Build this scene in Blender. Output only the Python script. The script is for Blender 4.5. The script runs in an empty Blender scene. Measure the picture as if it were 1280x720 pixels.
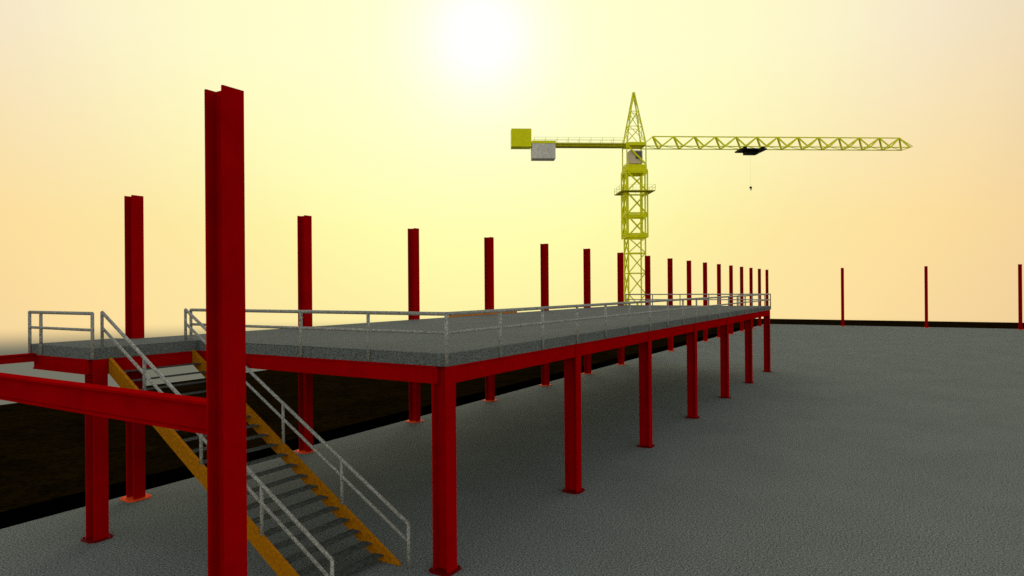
import bpy, bmesh, math, random
from mathutils import Vector, Matrix
random.seed(4)
S = bpy.context.scene
COL = S.collection
R = math.radians

# ------------------------------------------------------------------ camera
YAW, PITCH, ROLL = 0.5370, 0.0013, -0.0077
CAM = Vector((-14.33, -10.657, 7.5475))
fw = Vector((math.cos(YAW), math.sin(YAW), 0)); rt = Vector((math.sin(YAW), -math.cos(YAW), 0)); up = Vector((0, 0, 1))
f2 = fw*math.cos(PITCH) + up*math.sin(PITCH); u2 = up*math.cos(PITCH) - fw*math.sin(PITCH)
r3 = rt*math.cos(ROLL) + u2*math.sin(ROLL); u3 = u2*math.cos(ROLL) - rt*math.sin(ROLL)
cd = bpy.data.cameras.new('camera'); cam = bpy.data.objects.new('camera', cd); COL.objects.link(cam)
M = Matrix((r3, u3, -f2)).transposed().to_4x4(); M.translation = CAM
cam.matrix_world = M
cd.sensor_width = 36; cd.lens = 36*828.24/1280
cd.clip_start = 0.1; cd.clip_end = 3000
S.camera = cam

# ------------------------------------------------------------------ sky and sun
SUN_EL = R(20.9)
SUN_AZ = math.atan2(0.514, 0.780)          # angle from +X towards +Y of the low sun in front of the camera
sun_dir = Vector((math.cos(SUN_EL)*math.cos(SUN_AZ), math.cos(SUN_EL)*math.sin(SUN_AZ), math.sin(SUN_EL)))
W = bpy.data.worlds.new('World'); S.world = W; W.use_nodes = True
nt = W.node_tree; N = nt.nodes; Lk = nt.links
for n in list(N): N.remove(n)
def lin(c): return tuple((x/255/12.92 if x/255 <= .04045 else ((x/255+.055)/1.055)**2.4) for x in c)
def node(tree, t, **kw):
    n = tree.nodes.new(t)
    for k, v in kw.items(): setattr(n, k, v)
    return n
def math_node(tree, op, a, b=None, c=None):
    n = node(tree, 'ShaderNodeMath', operation=op)
    for i, x in enumerate((a, b, c)):
        if x is None: continue
        if isinstance(x, (int, float)): n.inputs[i].default_value = x
        else: tree.links.new(x, n.inputs[i])
    return n.outputs[0]
def ramp(tree, fac, stops, interp='LINEAR'):
    n = node(tree, 'ShaderNodeValToRGB'); cr = n.color_ramp; cr.interpolation = interp
    while len(cr.elements) < len(stops): cr.elements.new(.5)
    for e, (p, c) in zip(cr.elements, stops):
        e.position = p; e.color = (*c, 1) if len(c) == 3 else c
    tree.links.new(fac, n.inputs[0]); return n.outputs[0]
def mix(tree, fac, a, b, blend='MIX'):
    n = node(tree, 'ShaderNodeMix', data_type='RGBA', blend_type=blend)
    for i, x in ((0, fac), (6, a), (7, b)):
        if isinstance(x, (int, float)): n.inputs[i].default_value = x
        elif isinstance(x, tuple): n.inputs[i].default_value = (*x, 1)
        else: tree.links.new(x, n.inputs[i])
    return n.outputs[2]
tc = node(nt, 'ShaderNodeTexCoord')
dot = node(nt, 'ShaderNodeVectorMath', operation='DOT_PRODUCT'); Lk.new(tc.outputs['Generated'], dot.inputs[0]); dot.inputs[1].default_value = sun_dir
ang = math_node(nt, 'ARCCOSINE', math_node(nt, 'MINIMUM', dot.outputs['Value'], 1.0))
fa = math_node(nt, 'DIVIDE', ang, R(60))       # 0..1 over sixty degrees round the sun
sep = node(nt, 'ShaderNodeSeparateXYZ'); Lk.new(tc.outputs['Generated'], sep.inputs[0])
el = math_node(nt, 'DIVIDE', math_node(nt, 'ARCSINE', sep.outputs[2]), R(1))   # elevation in degrees
d = lambda x: x/60
low = ramp(nt, fa, [(d(0), lin((255,255,255))), (d(1.8), lin((255,255,252))), (d(4.4), lin((255,255,230))), (d(7.2), lin((255,255,208))), (d(10.5), lin((255,255,192))), (d(13.5), lin((255,255,183))),
    (d(18), lin((255,253,174))), (d(23), lin((254,243,166))), (d(29), lin((253,232,162))), (d(37), lin((253,223,158))), (d(42), lin((247,215,156))), (d(48), lin((238,206,152))), (d(60), lin((205,180,140)))])
high = ramp(nt, fa, [(d(0), lin((255,255,255))), (d(2.2), lin((255,255,253))), (d(4.9), lin((255,255,230))), (d(7.6), lin((255,255,214))), (d(11), lin((255,255,207))), (d(20), lin((255,252,203))), (d(27), lin((252,243,202))),
    (d(33), lin((246,231,200))), (d(38), lin((239,222,190))), (d(46), lin((205,195,178))), (d(60), lin((150,150,146)))])
eh = node(nt, 'ShaderNodeMapRange'); eh.inputs[1].default_value = 5; eh.inputs[2].default_value = 19; Lk.new(el, eh.inputs[0])
glow = mix(nt, eh.outputs[0], low, high)
sky = node(nt, 'ShaderNodeTexSky', sky_type='NISHITA', sun_disc=False, sun_elevation=SUN_EL, sun_rotation=math.pi/2 - SUN_AZ, dust_density=4.0, ozone_density=1.0)
skyd = mix(nt, 1.0, sky.outputs[0], (0.50, 0.355, 0.228), 'MULTIPLY')
fb = node(nt, 'ShaderNodeMapRange'); fb.inputs[1].default_value = R(46); fb.inputs[2].default_value = R(80); Lk.new(ang, fb.inputs[0])
dome = mix(nt, fb.outputs[0], glow, skyd)
eg = node(nt, 'ShaderNodeMapRange', interpolation_type='SMOOTHSTEP'); eg.inputs[1].default_value = -2.3; eg.inputs[2].default_value = -4.3; Lk.new(el, eg.inputs[0])
allsky = mix(nt, eg.outputs[0], dome, lin((114,114,100)))      # the grey murk below the hazy skyline
bg = node(nt, 'ShaderNodeBackground'); Lk.new(allsky, bg.inputs[0]); bg.inputs[1].default_value = 1.0
wo = node(nt, 'ShaderNodeOutputWorld'); Lk.new(bg.outputs[0], wo.inputs[0])

sl = bpy.data.lights.new('sun', 'SUN'); sl.energy = 0.5; sl.angle = R(30); sl.color = (1, .93, .75)
so = bpy.data.objects.new('sun', sl); COL.objects.link(so); so.location = (0, 0, 60)
so.rotation_euler = sun_dir.to_track_quat('Z', 'Y').to_euler()

S.view_settings.view_transform = 'Standard'; S.view_settings.look = 'None'
S.view_settings.exposure = 0; S.view_settings.gamma = 1
S.render.engine = 'CYCLES'; S.cycles.max_bounces = 6; S.cycles.use_denoising = False

# ------------------------------------------------------------------ materials
def material(name, build):
    m = bpy.data.materials.new(name); m.use_nodes = True; t = m.node_tree
    b = t.nodes['Principled BSDF']; build(t, b); return m
def obj_noise(t, scale, detail=2, rough=.5):
    c = node(t, 'ShaderNodeTexCoord'); g = node(t, 'ShaderNodeNewGeometry')
    n = node(t, 'ShaderNodeTexNoise'); n.inputs['Scale'].default_value = scale; n.inputs['Detail'].default_value = detail; n.inputs['Roughness'].default_value = rough
    t.links.new(g.outputs['Position'], n.inputs['Vector']); return n.outputs['Fac']
def gritty(c_dark, c_light, rough=.9, scales=(80, 33, 12), blotch=.18, bump=.25, spec=.015, span=(.36, .64)):
    def build(t, b):
        a = obj_noise(t, scales[0], 1); c = obj_noise(t, scales[1], 1); e = obj_noise(t, scales[2], 1); big = obj_noise(t, .22, 4, .6)
        s = math_node(t, 'ADD', math_node(t, 'MULTIPLY', a, .40), math_node(t, 'MULTIPLY', c, .36))
        s = math_node(t, 'ADD', s, math_node(t, 'MULTIPLY', e, .24))
        r = ramp(t, s, [(span[0], c_dark), (span[1], c_light)])
        bl = ramp(t, big, [(.3, (1-blotch,)*3), (.7, (1+blotch,)*3)])
        t.links.new(mix(t, 1.0, r, bl, 'MULTIPLY'), b.inputs['Base Color'])
        b.inputs['Roughness'].default_value = rough; b.inputs['Specular IOR Level'].default_value = spec
        bp = node(t, 'ShaderNodeBump'); bp.inputs['Strength'].default_value = bump; bp.inputs['Distance'].default_value = .02
        t.links.new(s, bp.inputs['Height']); t.links.new(bp.outputs[0], b.inputs['Normal'])
    return build
def paint(c, rough=.5, var=.12, spec=.02, scale=1.6):
    def build(t, b):
        n = obj_noise(t, scale, 5, .65)
        r = ramp(t, n, [(.3, tuple(x*(1-var) for x in c)), (.7, tuple(x*(1+var) for x in c))])
        t.links.new(r, b.inputs['Base Color'])
        b.inputs['Roughness'].default_value = rough; b.inputs['Specular IOR Level'].default_value = spec
        g = obj_noise(t, 9, 3); rr = ramp(t, g, [(.3, (rough-.1,)*3), (.7, (rough+.12,)*3)])
        t.links.new(rr, b.inputs['Roughness'])
    return build
MAT = dict(
    concrete = material('concrete', gritty((.002,.003,.0025), (.32,.366,.352), scales=(130, 52, 18), blotch=.07, bump=0, span=(.42, .585))),
    deck     = material('deck_concrete', gritty((.025,.028,.027), (.235,.264,.26), scales=(120, 55, 22), blotch=.08, bump=0, span=(.40, .60))),
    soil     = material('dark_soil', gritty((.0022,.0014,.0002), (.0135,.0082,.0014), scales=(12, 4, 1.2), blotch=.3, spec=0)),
    black    = material('shaded_soil', gritty((.0004,.0003,.0002), (.002,.0015,.001), scales=(12, 4, 1.2), blotch=.3, spec=0)),  # soil colour blackened to paint the shade strip beside the slab
    red      = material('red_paint', paint((.37,.0003,.0014), .55, .12, 0)),
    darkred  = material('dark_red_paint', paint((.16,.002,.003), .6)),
    orange   = material('sunlit_orange', paint((.95,.10,.018), .5)),  # orange base plates, sunlight painted in as a brighter colour
    toe      = material('orange_yellow_paint', paint((.62,.21,.02), .55, .2)),
    galv     = material('galvanised_steel', gritty((.04,.042,.038), (.60,.61,.57), .5, scales=(90, 45, 16), blotch=.05, bump=.1)),
    yellow   = material('yellow_paint', paint((.41,.155,.003), .55, .32, scale=12)),
    tread    = material('steel_tread', gritty((.002,.003,.002), (.13,.145,.13), .8, blotch=.1)),
    crane    = material('crane_paint', paint((.86,.86,.012), .5, .1)),
    cranedark= material('crane_walkway', paint((.48,.45,.012), .6)),
    ballast  = material('ballast_concrete', gritty((.55,.53,.5), (.85,.82,.76), .9, scales=(9, 4, 2), blotch=.1)),
    cab      = material('cab_panel', paint((.72,.60,.42), .5)),
    black_steel = material('black_steel', paint((.012,.012,.012), .5)),
    glass    = material('dark_glass', paint((.02,.022,.02), .12, .1, .5)),
)

# ------------------------------------------------------------------ helpers
def link(name, bm, mat, parent=None, smooth=False):
    me = bpy.data.meshes.new(name); bmesh.ops.recalc_face_normals(bm, faces=bm.faces[:]); bm.to_mesh(me); bm.free()
    me.materials.append(MAT[mat])
    if smooth:
        for p in me.polygons: p.use_smooth = True
    o = bpy.data.objects.new(name, me); COL.objects.link(o)
    if parent: o.parent = parent
    return o
def thing(name, label, cat, loc=(0,0,0), rz=0, group=None):
    o = bpy.data.objects.new(name, None); COL.objects.link(o); o.location = loc; o.rotation_euler = (0, 0, rz)
    o.empty_display_size = .3; tag(o, label, cat, group); return o
def tag(o, label, cat, group=None):
    o['label'] = label; o['category'] = cat; o['kind'] = 'thing'
    if group: o['group'] = group
def struct(o): o['kind'] = 'structure'; return o
def box(bm, x0, x1, y0, y1, z0, z1, bevel=0):
    v = [bm.verts.new((x, y, z)) for x in (x0, x1) for y in (y0, y1) for z in (z0, z1)]
    fs = [bm.faces.new([v[i] for i in q]) for q in ((0,1,3,2),(4,6,7,5),(0,4,5,1),(2,3,7,6),(0,2,6,4),(1,5,7,3))]
    if bevel:
        es = {e for f in fs for e in f.edges}
        bmesh.ops.bevel(bm, geom=list(es), offset=bevel, segments=2, affect='EDGES', profile=.6)
def frame_of(d, hint=None):
    d = d.normalized(); h = Vector(hint) if hint else (Vector((0,0,1)) if abs(d.z) < .95 else Vector((0,1,0)))
    s = d.cross(h).normalized(); t = s.cross(d).normalized(); return s, t       # s sideways, t "up"
def sweep(bm, p0, p1, prof, hint=None):
    p0, p1 = Vector(p0), Vector(p1); s, t = frame_of(p1-p0, hint)
    A = [bm.verts.new(p0 + s*a + t*b) for a, b in prof]; B = [bm.verts.new(p1 + s*a + t*b) for a, b in prof]
    n = len(prof)
    for i in range(n): bm.faces.new((A[i], A[(i+1) % n], B[(i+1) % n], B[i]))
    bm.faces.new(A[::-1]); bm.faces.new(B)
def bar(bm, p0, p1, w, h=None, hint=None):
    h = h or w; sweep(bm, p0, p1, [(-w/2,-h/2),(w/2,-h/2),(w/2,h/2),(-w/2,h/2)], hint)
def tube(bm, pts, r, seg=12, closed_ends=True):
    pts = [Vector(p) for p in pts]; rings = []
    for i, p in enumerate(pts):
        a = (pts[min(i+1, len(pts)-1)] - pts[max(i-1, 0)])
        s, t = frame_of(a)
        if rings:                                    # keep the seam aligned between rings
            s = (ps - a.normalized()*ps.dot(a.normalized())).normalized(); t = s.cross(a.normalized()).normalized()
        ps = s
        rings.append([bm.verts.new(p + (s*math.cos(2*math.pi*k/seg) + t*math.sin(2*math.pi*k/seg))*r) for k in range(seg)])
    for A, B in zip(rings, rings[1:]):
        for k in range(seg): bm.faces.new((A[k], A[(k+1) % seg], B[(k+1) % seg], B[k]))
    bm.faces.new(rings[0][::-1]); bm.faces.new(rings[-1])
def H_profile(w, dpt, tf, tw):                       # flanges w wide, section dpt deep
    a, b, c = w/2, dpt/2, tw/2
    return [(-a,-b),(a,-b),(a,-b+tf),(c,-b+tf),(c,b-tf),(a,b-tf),(a,b),(-a,b),(-a,b-tf),(-c,b-tf),(-c,-b+tf),(-a,-b+tf)]
def V(u, v, h): return Vector((u, -v, h))            # plan coordinates: u along the deck, v across it

# ------------------------------------------------------------------ ground
GZ = -0.55
def ground_sheet():
    bm = bmesh.new()
    # sheet of dark soil with a drop cut out round the slab
    xo0, xo1, yo0, yo1 = -70, 164, -90, 45.6
    xi0, xi1, yi0, yi1 = -46, 131.9, -60, 18.15
    xs = [xo0, xi0, xi1, xo1]; ys = [yo0, yi0, yi1, yo1]
    g = [[bm.verts.new((x, y, GZ)) for y in ys] for x in xs]
    for i in range(3):
        for j in range(3):
            if i == 1 and j == 1: continue
            bm.faces.new((g[i][j], g[i+1][j], g[i+1][j+1], g[i][j+1]))
    bmesh.ops.subdivide_edges(bm, edges=bm.edges[:], cuts=24, use_grid_fill=True)
    bm.verts.ensure_lookup_table()
    for v in bm.verts:
        if v.co.z > GZ-.01 and xo0+1 < v.co.x < xo1-1 and yo0+1 < v.co.y < yo1-1 and not (xi0-.1 < v.co.x < xi1+.1 and yi0-.1 < v.co.y < yi1+.1):
            v.co.z += random.uniform(-.06, .06)
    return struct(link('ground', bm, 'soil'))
ground_sheet()
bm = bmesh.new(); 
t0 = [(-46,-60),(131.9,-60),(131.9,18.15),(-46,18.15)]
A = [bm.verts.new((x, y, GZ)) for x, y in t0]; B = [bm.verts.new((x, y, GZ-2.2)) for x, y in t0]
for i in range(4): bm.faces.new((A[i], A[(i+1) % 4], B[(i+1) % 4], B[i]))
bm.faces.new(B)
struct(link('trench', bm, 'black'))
bm = bmesh.new(); box(bm, -44, 127.9, -58, 14.25, -1.4, 0)
struct(link('floor_slab', bm, 'concrete'))

# ------------------------------------------------------------------ columns
TOP = 11.05; CW, CD = .42, .50
def column_bm(h0, h1, w=CW, dpt=CD):
    bm = bmesh.new(); sweep(bm, (0, 0, h0), (0, 0, h1), H_profile(w, dpt, .045, .035), hint=(0, 1, 0)); return bm
def plate_bm(s, th):
    bm = bmesh.new(); c = s*.18; h = s/2
    p = [(-h+c,-h),(h-c,-h),(h,-h+c),(h,h-c),(h-c,h),(-h+c,h),(-h,h-c),(-h,-h+c)]
    A = [bm.verts.new((x, y, .002)) for x, y in p]; B = [bm.verts.new((x, y, th)) for x, y in p]
    for i in range(8): bm.faces.new((A[i], A[(i+1) % 8], B[(i+1) % 8], B[i]))
    bm.faces.new(B)
    for sx in (-1, 1):
        for sy in (-1, 1):                          # anchor bolts
            tube(bm, [(sx*h*.72, sy*h*.72, th), (sx*h*.72, sy*h*.72, th+.05)], .025, 6)
    return bm
GT = 'tall red columns round the slab'
proto = thing('steel_column', '', 'column', (0, 0, 0), 0, GT)
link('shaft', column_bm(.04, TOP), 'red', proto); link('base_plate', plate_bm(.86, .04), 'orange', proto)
def dup(root, loc, label):
    r = root.copy(); COL.objects.link(r); r.location = loc; r['label'] = label
    for ch in root.children:
        c = ch.copy(); COL.objects.link(c); c.parent = r
    return r
ORD = ['first','second','third','fourth','fifth','sixth','seventh','eighth','ninth','tenth','eleventh','twelfth','thirteenth','fourteenth','fifteenth','sixteenth','seventeenth']
BV = -13.62
for i in range(17):
    lab = f'tall red steel column rising behind the deck, {ORD[i]} from the left in the rear row'
    if i == 16: lab = 'tall red steel column ending the rear row at the far right corner of the deck'
    loc = V(-.56 + 8*i, BV, 0)
    if i == 0: proto.location = loc; proto['label'] = lab
    else: dup(proto, loc, lab)
for k, w in enumerate(('nearest the far end of the deck', 'middle one of the three standing apart', 'rightmost, at the right edge of the view')):
    dup(proto, V(125.8, .217 + 13.47*k, 0), f'distant red column on far slab edge, {w}')
front = dup(proto, V(-6.96, .46, 0), 'large red H column standing in the foreground in front of the stairs')

# ------------------------------------------------------------------ deck
E0, E1 = 5.02, 5.50            # edge beams
D1 = 5.85                      # deck top
U0, U1, V0, V1 = -.17, 48.22, -13.37, .19
XU, XV, XB = -3.62, -10.45, -14.30
deck = thing('raised_platform', 'long raised concrete deck on red steel beams and columns', 'platform', V(24, -6.6, 0))
off = Vector(deck.location)
def dl(name, bm, mat, parent=deck):
    for v in bm.verts: v.co -= off
    return link(name, bm, mat, parent)
bm = bmesh.new()
pl = [(U0, V1), (U1, V1), (U1, V0), (-.86, V0), (-.86, XB), (XU, XB), (XU, XV), (U0, XV)]
A = [bm.verts.new(V(u, v, E1)) for u, v in pl]; B = [bm.verts.new(V(u, v, D1)) for u, v in pl]
for i in range(8): bm.faces.new((A[i], A[(i+1) % 8], B[(i+1) % 8], B[i]))
bm.faces.new(A); bm.faces.new(B)
bmesh.ops.bevel(bm, geom=[e for e in bm.edges if e.verts[0].co.z > D1-.01 and e.verts[1].co.z > D1-.01], offset=.02, segments=1, affect='EDGES')
dl('deck_slab', bm, 'deck')
bw = .26
def beam(u0, v0, u1, v1):
    bm = bmesh.new(); sweep(bm, V(u0, v0, (E0+E1)/2), V(u1, v1, (E0+E1)/2 ), H_profile(bw, E1-E0-.006, .05, .20)); dl('edge_beam', bm, 'red')
k = bw/2 + .012
for i in range(6): beam(8*i + (.25 if i else .24), V1-k, 8*i + 7.8, V1-k)
beam(U0+k, V1-.35, U0+k, XV-.10)
beam(U1-k, V1-.35, U1-k, V0+.25)
beam(-.1, V0+k, U1-.3, V0+k)
beam(XU+.45, XV-k, U0+2*k-.002, XV-k)
beam(XU+k, XV-.35, XU+k, XB+.1)
beam(XU+2*k, XB+k, -.9, XB+k)
def deck_column(u, v):
    c = link('column', column_bm(.03, E1-.004), 'red', deck); c.location = V(u, v, 0) - off
    p = link('base_plate', plate_bm(.74, .03), 'darkred', c)
for i in range(7): deck_column(8*i + .045, V1-.255)
deck_column(XU+.22, XV-.26)
bm = bmesh.new(); box(bm, 18.4, 26.6, 13.30, 13.36, D1+.003, D1+.24)
o = dl('kick_plate', bm, 'toe'); o['label'] = 'orange strip along part of the rear edge of the deck'

# loose beams towards the left
bm = bmesh.new(); sweep(bm, V(-7.0, .18, 5.33), V(-7.0, -13.4, 5.33), H_profile(.3, .56, .05, .05))
o = link('steel_beam', bm, 'red'); tag(o, 'thick red I beam joined to the large foreground column, crossing the lower left', 'beam')
bm = bmesh.new(); sweep(bm, V(XU-.004, -14.05, 5.42), V(-9.0, -14.05, 5.42), H_profile(.24, .27, .04, .04))
o = link('steel_beam', bm, 'red'); tag(o, 'thin red beam running off left from the end of the deck', 'beam')

# ------------------------------------------------------------------ railings
RT, RM, RB = 6.90, 6.40, 5.53
RR = .052
def railing(label, pts, nposts, ends=(True, True)):
    """straight run from pts[0] to pts[1] in plan, posts fixed to the deck face"""
    a, b = Vector((*pts[0], 0)), Vector((*pts[1], 0)); t = thing('guard_railing', label, 'railing', V(*pts[0], 0), 0, 'grey tube railings of the deck')
    base = V(*pts[0], 0)
    def P(p, h): return V(p.x, p.y, h) - base
    for nm, h, r in (('top_rail', RT, RR), ('mid_rail', RM, RR*.85)):
        bm = bmesh.new(); tube(bm, [P(a, h), P(b, h)], r); link(nm, bm, 'galv', t, True)
    for i in range(nposts):
        if (i == 0 and not ends[0]) or (i == nposts-1 and not ends[1]): continue
        q = a.lerp(b, i/(nposts-1))
        bm = bmesh.new(); tube(bm, [P(q, RB), P(q, RT-.01)], RR*.95); link('post', bm, 'galv', t, True)
    return t
e = .0
railing('long grey tube railing along the right edge of the deck', ((U0-.03, V1+.03), (U1+.03, V1+.03)), 19)
railing('grey tube railing on the deck edge facing the stairs, behind the large column', ((U0-.03, V1+.03-.003), (U0-.03, XV-.35)), 5, (False, True))
railing('distant grey tube railing across the far end of the deck', ((U1+.03, V1+.027), (U1+.03, V0)), 6, (False, True))
t = railing('short grey tube railing at the left end of the deck beyond the stairs', ((XU-.03, XB), (XU-.03, XV+.03)), 2)
bm = bmesh.new(); tube(bm, [V(0, 0.75, RB), V(0, .75, RT-.01)], RR*.95)
p_ = link('post', bm, 'galv', t, True)

# ------------------------------------------------------------------ stairs
SU0, SU1 = -3.12, -.34         # the two stringers
ST_V, ST_H = XV+.0, 5.52       # top of flight
SLOPE = .605
def sh(v): return ST_H - (v - ST_V)*SLOPE
VB = ST_V + ST_H/SLOPE
stair = thing('staircase', 'straight steel stair with yellow stringers and grey handrails climbing to the deck', 'stairs', V((SU0+SU1)/2, VB, 0))
so_ = Vector(stair.location)
for u in (SU0, SU1):
    bm = bmesh.new()
    pr = [(ST_V+.004, sh(ST_V)), (ST_V+.004, sh(ST_V)-.48), (VB-.75, .01), (VB+.02, .01), (VB+.02, .05)]
    A = [bm.verts.new(V(u-.05, v, h)-so_) for v, h in pr]; B = [bm.verts.new(V(u+.05, v, h)-so_) for v, h in pr]
    for i in range(5): bm.faces.new((A[i], A[(i+1) % 5], B[(i+1) % 5], B[i]))
    bm.faces.new(A); bm.faces.new(B)
    link('stringer', bm, 'yellow', stair)
NT = 21
for i in range(NT):
    v = ST_V + (i+.7)*(VB-ST_V)/(NT+.4); h = sh(v) - .24
    bm = bmesh.new(); box(bm, SU0+.052, SU1-.052, -v-.21, -v+.13, h-.018, h)
    for q in bm.verts: q.co -= so_
    link('tread', bm, 'tread', stair)
for u, s in ((SU0, -1), (SU1, 1)):
    ua = u + s*0.0
    top = ST_V - .45; bot = VB + .0
    def hr(v): return 6.92 if v < top else max(1.2, 6.92 - (v - top)*(6.92-1.19)/(-1.0-top))
    vend = -1.0
    bm = bmesh.new(); tube(bm, [V(ua, top, 6.92)-so_, V(ua, vend, 1.19)-so_], RR)
    hd = link('handrail', bm, 'galv', stair, True)
    bm = bmesh.new(); tube(bm, [V(ua, top, 6.44)-so_, V(ua, vend, .71)-so_], RR*.85); link('mid_rail', bm, 'galv', stair, True)
    for j in range(5):
        v = top + (vend-top)*j/4 if j else top
        h1 = 6.92 - (v-top)/(vend-top)*(6.92-1.19)
        h0 = D1+.002 if j == 0 else max(.004, sh(v)-.04)
        if j == 1: v += -.2; h1 += .2*.585; h0 += .2*.585
        bm = bmesh.new(); tube(bm, [V(ua, v, h0)-so_, V(ua, v, h1)-so_], RR*.9); link('post', bm, 'galv', stair, True)

# ------------------------------------------------------------------ tower crane
DZ = 120.0
CX = (793.9-640)/828.24*DZ
base = CAM + fw*DZ + rt*CX; base.z = GZ
crane = thing('tower_crane', 'yellow green lattice tower crane standing beyond the deck', 'crane', base, math.atan2(rt.y, rt.x) + R(3.5))
def lattice(bm, hw0, hw1, zs, leg, br, both=True, back=True):
    def w(z): return hw0 + (hw1-hw0)*(z-zs[0])/(zs[-1]-zs[0])
    for sx in (-1, 1):
        for sy in (-1, 1):
            bar(bm, (sx*hw0, sy*hw0, zs[0]), (sx*hw1, sy*hw1, zs[-1]), leg, hint=(1, 0, 0))
    for z in zs[1:]:
        a = w(z)
        for s in (-1, 1):
            bar(bm, (-a, s*a, z-.06), (a, s*a, z-.06), br); bar(bm, (s*a, -a, z-.06), (s*a, a, z-.06), br)
    for z0, z1 in zip(zs, zs[1:]):
        a, b = w(z0), w(z1)
        for s in (-1, 1):
            if s == 1 and not back: continue
            bar(bm, (-a, s*a, z0), (b, s*b, z1), br); bar(bm, (s*a, -a, z0), (s*b, b, z1), br)
            if both: bar(bm, (a, s*a, z0), (-b, s*b, z1), br); bar(bm, (s*a, a, z0), (s*b, -b, z1), br)
bm = bmesh.new(); lattice(bm, 1.55, 1.55, [-.02, 3.4, 7.0, 10.8, 14.4, 17.1], .22, .17, True, False)
for sx in (-1, 1):
    for sy in (-1, 1): bar(bm, (sx*1.55, sy*1.55, 17.1), (sx*1.55, sy*1.55, 29.2), .22, hint=(1, 0, 0))
link('mast', bm, 'crane', crane)
bm = bmesh.new(); lattice(bm, 1.9, 1.9, [17.1, 21.2, 25.3, 29.0], .22, .24, True, False)
for z0, z1 in ((17.1, 17.9), (20.8, 21.6), (28.6, 29.3)):
    for s in (-1, 1):
        box(bm, -1.9, 1.9, s*1.92-.06, s*1.92+.06, z0+.003, z0+.3); box(bm, -1.9, 1.9, s*1.92-.061, s*1.92+.061, z1-.3, z1-.003)
        box(bm, s*1.92-.062, s*1.92+.062, -1.85, 1.85, z0+.004, z0+.3); box(bm, s*1.92-.063, s*1.92+.063, -1.85, 1.85, z1-.3, z1-.004)
link('climbing_frame', bm, 'crane', crane)
bm = bmesh.new()
for s in (-1, 1):
    box(bm, -3.0, 3.0, s*2.55-.5, s*2.55+.5, 25.25, 25.38); box(bm, s*2.55-.45, s*2.55+.45, -2.04, 2.04, 25.25, 25.379)
sp = link('service_platform', bm, 'cranedark', crane)
bm = bmesh.new()
for h in (25.9, 26.4):
    for s in (-1, 1): bar(bm, (-3, s*3, h), (3, s*3, h), .03); bar(bm, (s*3, -3, h), (s*3, 3, h), .03)
for a in (-3, -1, 1, 3):
    for s in (-1, 1): bar(bm, (a, s*3, 25.38), (a, s*3, 26.4), .06); bar(bm, (s*3, a, 25.38), (s*3, a, 26.4), .06)
link('platform_railing', bm, 'crane', sp)
bm = bmesh.new(); box(bm, -1.85, 1.85, -1.85, 1.85, 29.3, 30.15, .06); link('slewing_ring', bm, 'crane', crane)
bm = bmesh.new()
for sx in (-1, 1):
    for sy in (-1, 1): bar(bm, (sx*1.72, sy*1.72, 30.15), (sx*1.72, sy*1.72, 33.6), .17, hint=(1, 0, 0))
bar(bm, (-1.6, -1.72, 33.5), (1.6, -1.72, 30.3), .26); bar(bm, (-1.72, 1.72, 30.3), (1.72, 1.72, 33.4), .12)
box(bm, -1.8, 1.8, -1.8, 1.8, 33.6, 34.15)
link('tower_head', bm, 'crane', crane)
bm = bmesh.new(); box(bm, -1.15, 1.2, -1.5, .75, 30.35, 32.75, .12); cb = link('operator_cab', bm, 'cab', crane)
bm = bmesh.new(); box(bm, -.1, 1.02, -1.53, -1.504, 31.2, 32.55); box(bm, 1.203, 1.225, -1.3, .4, 31.2, 32.55); link('window', bm, 'glass', cb)
bm = bmesh.new(); lattice(bm, 1.68, .14, [34.15, 37.2, 40.0, 43.2], .19, .085); box(bm, -.22, .22, -.22, .22, 43.2, 43.5); link('apex_tower', bm, 'crane', crane)
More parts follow.
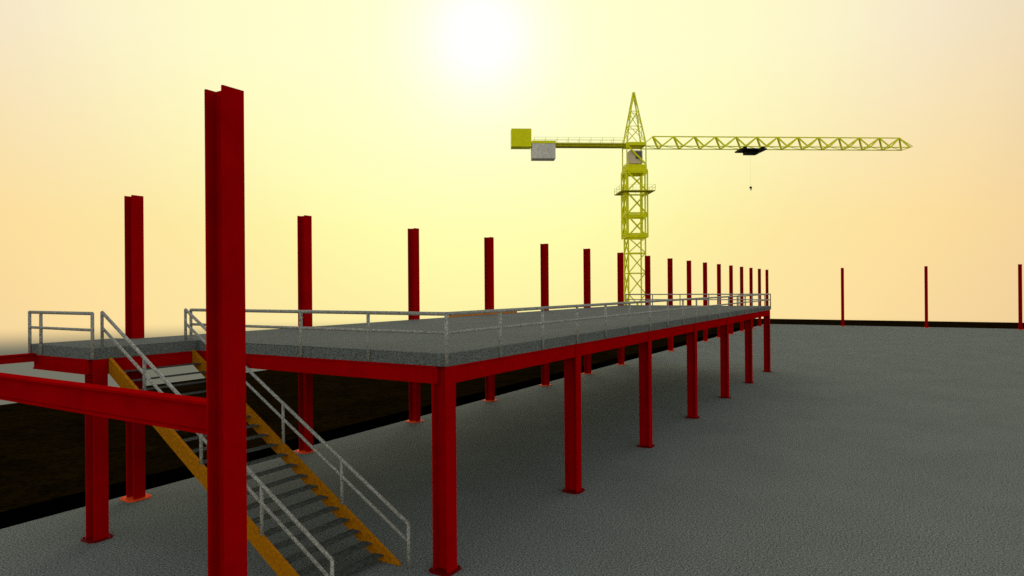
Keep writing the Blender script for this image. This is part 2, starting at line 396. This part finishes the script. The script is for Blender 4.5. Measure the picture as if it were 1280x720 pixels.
# counter jib
bm = bmesh.new(); box(bm, -22.0, -1.85, -.85, .85, 33.52, 33.98)
for s in (-1, 1): bar(bm, (-22.0, s*.9, 33.98), (-1.85, s*.9, 33.98), .16, .24)
cj = link('counter_jib', bm, 'cranedark', crane)
bm = bmesh.new()
for h in (34.6, 35.1):
    for s in (-1, 1): bar(bm, (-18.2, s*.9, h), (-1.85, s*.9, h), .035)
n = 9
for i in range(n):
    for s in (-1, 1): bar(bm, (-18.2 + 16.3*i/(n-1), s*.9, 34.1), (-18.2 + 16.3*i/(n-1), s*.9, 35.1), .06)
link('walkway_railing', bm, 'crane', cj)
bm = bmesh.new(); box(bm, -22.3, -18.75, -1.2, 1.2, 33.35, 36.55, .05)
wb = link('winch_box', bm, 'crane', crane)
bm = bmesh.new(); box(bm, -18.65, -14.45, -1.2, 1.2, 31.25, 33.95, .06); cwt = link('counterweight', bm, 'ballast', crane)
bm = bmesh.new(); box(bm, -18.65, -14.45, -1.25, 1.25, 33.955, 34.4); link('hanger_plate', bm, 'crane', cwt)
# jib, triangular section
bm = bmesh.new()
JB, JT, JH = 33.55, 35.55, 1.25
x0 = 3.45; step = 3.875; nodes = 13; xe = x0 + step*(nodes-1); tip = (52.5, 0, 34.0)
bar(bm, (1.75, 0, 34.1), (x0, 0, JT), .14)
bar(bm, (x0, 0, JT), (xe, 0, JT), .17)
for s in (-1, 1):
    bar(bm, (1.7, s*JH, JB), (xe+1.2, s*JH, JB), .15); bar(bm, (xe+1.2, s*JH, JB), tip, .1)
    for i in range(nodes):
        xt = x0 + i*step; xb = xt + (1.35 if i < nodes-1 else 1.2)
        bar(bm, (xt, 0, JT), (xb, s*JH, JB), .27)
        if i < nodes-1: bar(bm, (xb, s*JH, JB), (xt+step, 0, JT), .20)
bar(bm, (xe, 0, JT), tip, .1)
for i in range(nodes):
    xb = x0 + i*step + (1.35 if i < nodes-1 else 1.2); bar(bm, (xb, -JH, JB), (xb, JH, JB), .1)
    bar(bm, (x0 + i*step - 2.4 if i else 1.7, -JH, JB), (xb, JH, JB), .07)
link('jib', bm, 'crane', crane)
bm = bmesh.new(); box(bm, 19.3, 24.0, -1.6, 1.6, 32.95, 33.2)
for x in (20.0, 23.3):
    for s in (-1, 1): box(bm, x-.3, x+.3, s*1.45-.12, s*1.45+.12, 33.2, 33.5)
box(bm, 20.5, 22.8, -.8, .8, 32.35, 32.95, .05)
tr = link('trolley', bm, 'black_steel', crane)
bm = bmesh.new()
bar(bm, (21.6, 0, 26.45), (21.6, 0, 32.4), .008)
link('hoist_cable', bm, 'black_steel', crane)
bm = bmesh.new(); box(bm, 21.43, 21.77, -.16, .16, 26.1, 26.5, .04)
tube(bm, [(21.6 + .12*math.sin(a), 0, 25.97 + .14*math.cos(a)) for a in [x*.45 for x in range(0, 11)]], .06, 6)
link('hook_block', bm, 'black_steel', crane)
